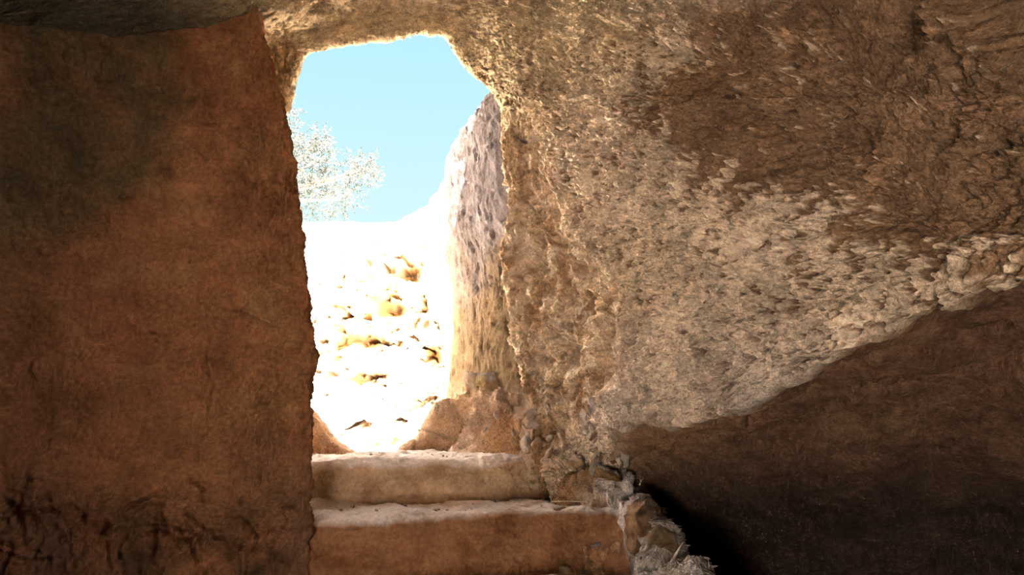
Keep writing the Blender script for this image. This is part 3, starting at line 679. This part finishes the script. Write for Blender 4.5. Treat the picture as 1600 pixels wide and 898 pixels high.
# ------------------------------------------------------------------ twigs, straw, dry grass
def tube(bmv, bmf, pts_, r0, r1, sides=5):
    b0 = len(bmv); n_ = len(pts_)
    for i, p in enumerate(pts_):
        p = Vector(p); tdir = (Vector(pts_[min(i + 1, n_ - 1)]) - Vector(pts_[max(i - 1, 0)])).normalized()
        a = tdir.cross(Vector((.3, .5, .8))).normalized(); b = tdir.cross(a)
        r = r0 + (r1 - r0) * i / max(n_ - 1, 1)
        for k in range(sides):
            an = 2 * math.pi * k / sides; bmv.append(tuple(p + (a * math.cos(an) + b * math.sin(an)) * r))
    for i in range(n_ - 1):
        for k in range(sides):
            k2 = (k + 1) % sides
            bmf.append((b0 + i * sides + k, b0 + i * sides + k2, b0 + (i + 1) * sides + k2, b0 + (i + 1) * sides + k))
def tube_obj(name, chains, mat, parent=None, **props):
    v = []; f = []
    for (p, r0, r1) in chains: tube(v, f, p, r0, r1)
    return link(name, mesh_arrays(name, v, f), mat, parent, **props)
tube_obj('twig', [([A(1052,872,2.7), A(1058,862,2.7), A(1062,855,2.7), A(1067,847,2.7)], .0045, .0030)], M_STRAW, label='short pale twig standing up at the rim of the dark hollow', category='twig')
tube_obj('twig', [([A(1104,893,2.62), A(1108,884,2.62), A(1107,876,2.62), A(1103,871,2.63)], .0024, .0014)], M_STRAW, label='thin crooked twig at the lower end of the ramp', category='twig')
tube_obj('twig', [([W(.16,3.19,-.418), W(.22,3.18,-.415), W(.29,3.16,-.415), W(.35,3.15,-.420)], .0022, .0016)], M_STRAW, label='long pale straw stalk lying on the middle tread', category='twig')
tube_obj('twig', [([W(.22,2.93,-.668), W(.29,2.92,-.665), W(.36,2.90,-.665), W(.43,2.87,-.668)], .0022, .0016)], M_STRAW, label='long pale straw stalk lying on the lower tread', category='twig')
tube_obj('twig', [([A(1000,758,2.98), A(1001,750,2.98), A(999,745,2.98)], .0018, .001), ([A(1001,752,2.98), A(1006,746,2.98)], .0012, .0008)], M_TWIG, label='tiny forked rootlet at the top edge of the dark hollow', category='twig')
def litter(name, n_, area, L, r, label, cat, mat, zmax):
    v = []; f = []
    for _ in range(n_):
        x, y = area(); z = drop_z(x, y, zmax)
        if z > zmax - .06 or z < CZ - .85: continue
        a = random.uniform(0, 6.28); l = random.uniform(.4, 1) * L
        dx, dy = math.cos(a) * l / 2, math.sin(a) * l / 2
        za = drop_z(x - dx, y - dy, zmax); zb = drop_z(x + dx, y + dy, zmax)
        if max(abs(za - z), abs(zb - z)) > .03: za = zb = z
        tube(v, f, [(x - dx, y - dy, za + .002), (x, y, max(z, (za + zb) / 2) + .004), (x + dx, y + dy, zb + .002)], r, r * .6, 3)
    return link(name, mesh_arrays(name, v, f), mat, kind='stuff', label=label, category=cat)
def ramp_area():
    t = random.random() ** .8; x = .30 + .38 * t + random.gauss(0, .035); y = 3.08 - .46 * t + random.gauss(0, .045)
    return (max(x, .49 + .03 * random.random()) if y < 3.13 else x), y
litter('straw_litter', 2200, ramp_area, .04, .0017, 'pale straw and leaf litter on the ramp right of the middle step', 'straw', M_STRAW, CZ - .28)
def foot_area():
    x = random.uniform(-.72, .25); return x, 3.17 + .33 * (x + .8) - abs(random.gauss(0, .03))
litter('leaf_litter', 260, foot_area, .022, .0010, 'fine dark litter swept against the foot of the upper riser', 'litter', M_TWIG, CZ - .26)
def corner_area(): return random.gauss(-.74, .05), random.gauss(3.10, .05)
litter('leaf_litter', 220, corner_area, .03, .0011, 'pile of dry litter in the left corner of the middle tread', 'litter', M_STRAW, CZ - .26)
# dry grass on the rock right of the notch and on the hill top
def tuft(label, px_, py_, Y, n_, h, spread, mat=M_GRASS):
    v = []; f = []; b = Vector(A(px_, py_, Y))
    for _ in range(n_):
        p = b + Vector((random.gauss(0, spread), random.gauss(0, spread), -.01)); le = Vector((random.gauss(0, .4), random.gauss(0, .3), 1)) * h * random.uniform(.5, 1)
        tube(v, f, [p, p + le * .6, p + le + Vector((le.x * .4, 0, -.1 * h))], .0016 * (Y / 3.8), .0008 * (Y / 3.8), 3)
    link('grass_tuft', mesh_arrays('grass_tuft', v, f), mat, label=label, category='grass', kind='stuff')
tuft('dry yellow grass tuft on top of the threshold rock, left of the pale wedge', 722, 624, 3.86, 40, .05, .03)
M_WEED = plain('dry_weed', (0.30, 0.24, 0.17))
hill_t = [(483,372,'bristly dry weed on the hill top nearest the left wall'), (508,362,'second bristly dry weed from the left wall on the hill top'), (512,388,'low dry weed on the hill just below the other weeds')]
for (qx, qy, lab) in hill_t:
    Y = 8.3
    for _ in range(30):
        a = A(qx, qy, Y)
        z = drop_z(a[0], a[1], 8)
        if z > a[2]: break
        Y += .08
    tuft(lab, qx, qy, Y - .05, 26, .10, .05, M_WEED)
# stones bedded in the sunlit slope
k_ = 0
slope = [(548,392,'small brown stone high on the sunlit slope'), (655,385,'round ochre stone under the right end of the hill crest'), (590,367,'lone pinkish stone on the hill top'),
         (600,597,'ochre stone low in the middle of the sunlit slope')]
for (qx, qy, lab) in slope:
    Y = 4.6
    while Y < 11:
        a = A(qx, qy, Y)
        if drop_z(a[0], a[1], 9) > a[2]: break
        Y += .04
    s = {0: .05, 1: .07, 2: .05, 3: .05}[k_]
    stone('bedded_stone', lab, 'stone', a, (s, s, s * .8), (.3, .2, k_), 300 + k_, sub=3, colr=(.50, .32, .15)); k_ += 1

# ------------------------------------------------------------------ olive tree on the hill top
tree = bpy.data.objects.new('olive_tree', None); col.objects.link(tree)
TX, TY = -4.7, 13.4; tz = drop_z(TX, TY, 9); tree.location = (TX, TY, tz)
tree['label'] = 'silvery olive tree on the hill top, half hidden by the left wall'; tree['category'] = 'tree'
inv = Matrix.Translation((-TX, -TY, -tz))
top = Vector((TX + .1, TY - .1, tz + .9))
ch = [([(TX, TY, tz - .2), (TX + .06, TY, tz + .3), (TX - .03, TY - .05, tz + .6), tuple(top)], .17, .12)]
o = tube_obj('trunk', ch, M_BARK, tree); o.matrix_parent_inverse = inv
blobs = [(462,262,12.9,.62),(498,248,12.7,.42),(520,284,12.6,.50),(560,272,12.5,.28),(480,312,12.7,.36),(532,312,12.5,.26),(448,172,12.8,.16),(400,262,13.2,1.0),
         (380,200,13.4,.9),(340,280,13.3,1.0),(300,210,13.6,.9),(250,260,13.8,.9),(430,232,12.8,.42),(575,262,12.4,.14),(500,220,12.7,.16),(430,300,12.9,.6)]
lv = []; lf = []
for (qx, qy, Y, R) in blobs:
    c = Vector(A(qx, qy, Y))
    mid = top.lerp(c, .5) + Vector((0, 0, -.1))
    o = tube_obj('branch', [([tuple(top), tuple(mid), tuple(c)], .05, .012)], M_BARK, tree); o.matrix_parent_inverse = inv
    nt = int(30 + 260 * R ** 2)
    for _ in range(nt):                          # sprays of leaves on thin twigs
        dv = Vector((random.gauss(0, 1), random.gauss(0, 1), random.gauss(0, 1))).normalized() * R * random.random() ** .45
        p0 = c + dv; dr = (dv.normalized() * .7 + Vector((random.gauss(0, .5), random.gauss(0, .5), random.gauss(0, .5)))).normalized()
        for q in range(13):
            p = p0 + dr * (q * .018)
            ld = (dr * .5 + Vector((random.gauss(0, 1), random.gauss(0, 1), random.gauss(0, 1))).normalized()).normalized()
            sd = ld.cross(Vector((random.gauss(0, 1), random.gauss(0, 1), random.gauss(0, 1)))).normalized() * .010
            l = random.uniform(.045, .07); b0 = len(lv)
            lv += [tuple(p), tuple(p + ld * l * .5 + sd), tuple(p + ld * l), tuple(p + ld * l * .5 - sd)]
            lf.append((b0, b0 + 1, b0 + 2, b0 + 3))
o = link('foliage', mesh_arrays('foliage', lv, lf), M_LEAF, tree, kind='stuff'); o.matrix_parent_inverse = inv

# ------------------------------------------------------------------ tell alike stones apart by their place, where nothing else does
ORD = ['leftmost', 'second', 'third', 'fourth', 'fifth', 'sixth', 'seventh', 'eighth', 'ninth', 'tenth', 'eleventh', 'twelfth', 'thirteenth', 'fourteenth',
       'fifteenth', 'sixteenth', 'seventeenth', 'eighteenth', 'nineteenth', 'twentieth']
fam = {}
for o in col.objects:
    if o.get('category') in ('stone', 'pebble') and o.get('group'): fam.setdefault(o['label'], []).append(o)
for lab, os_ in fam.items():
    if len(os_) < 2: continue
    os_.sort(key=lambda o: o.location.x / o.location.y)
    for i, o in enumerate(os_): o['label'] = lab + (', leftmost' if i == 0 else ', %s from left' % ORD[i])
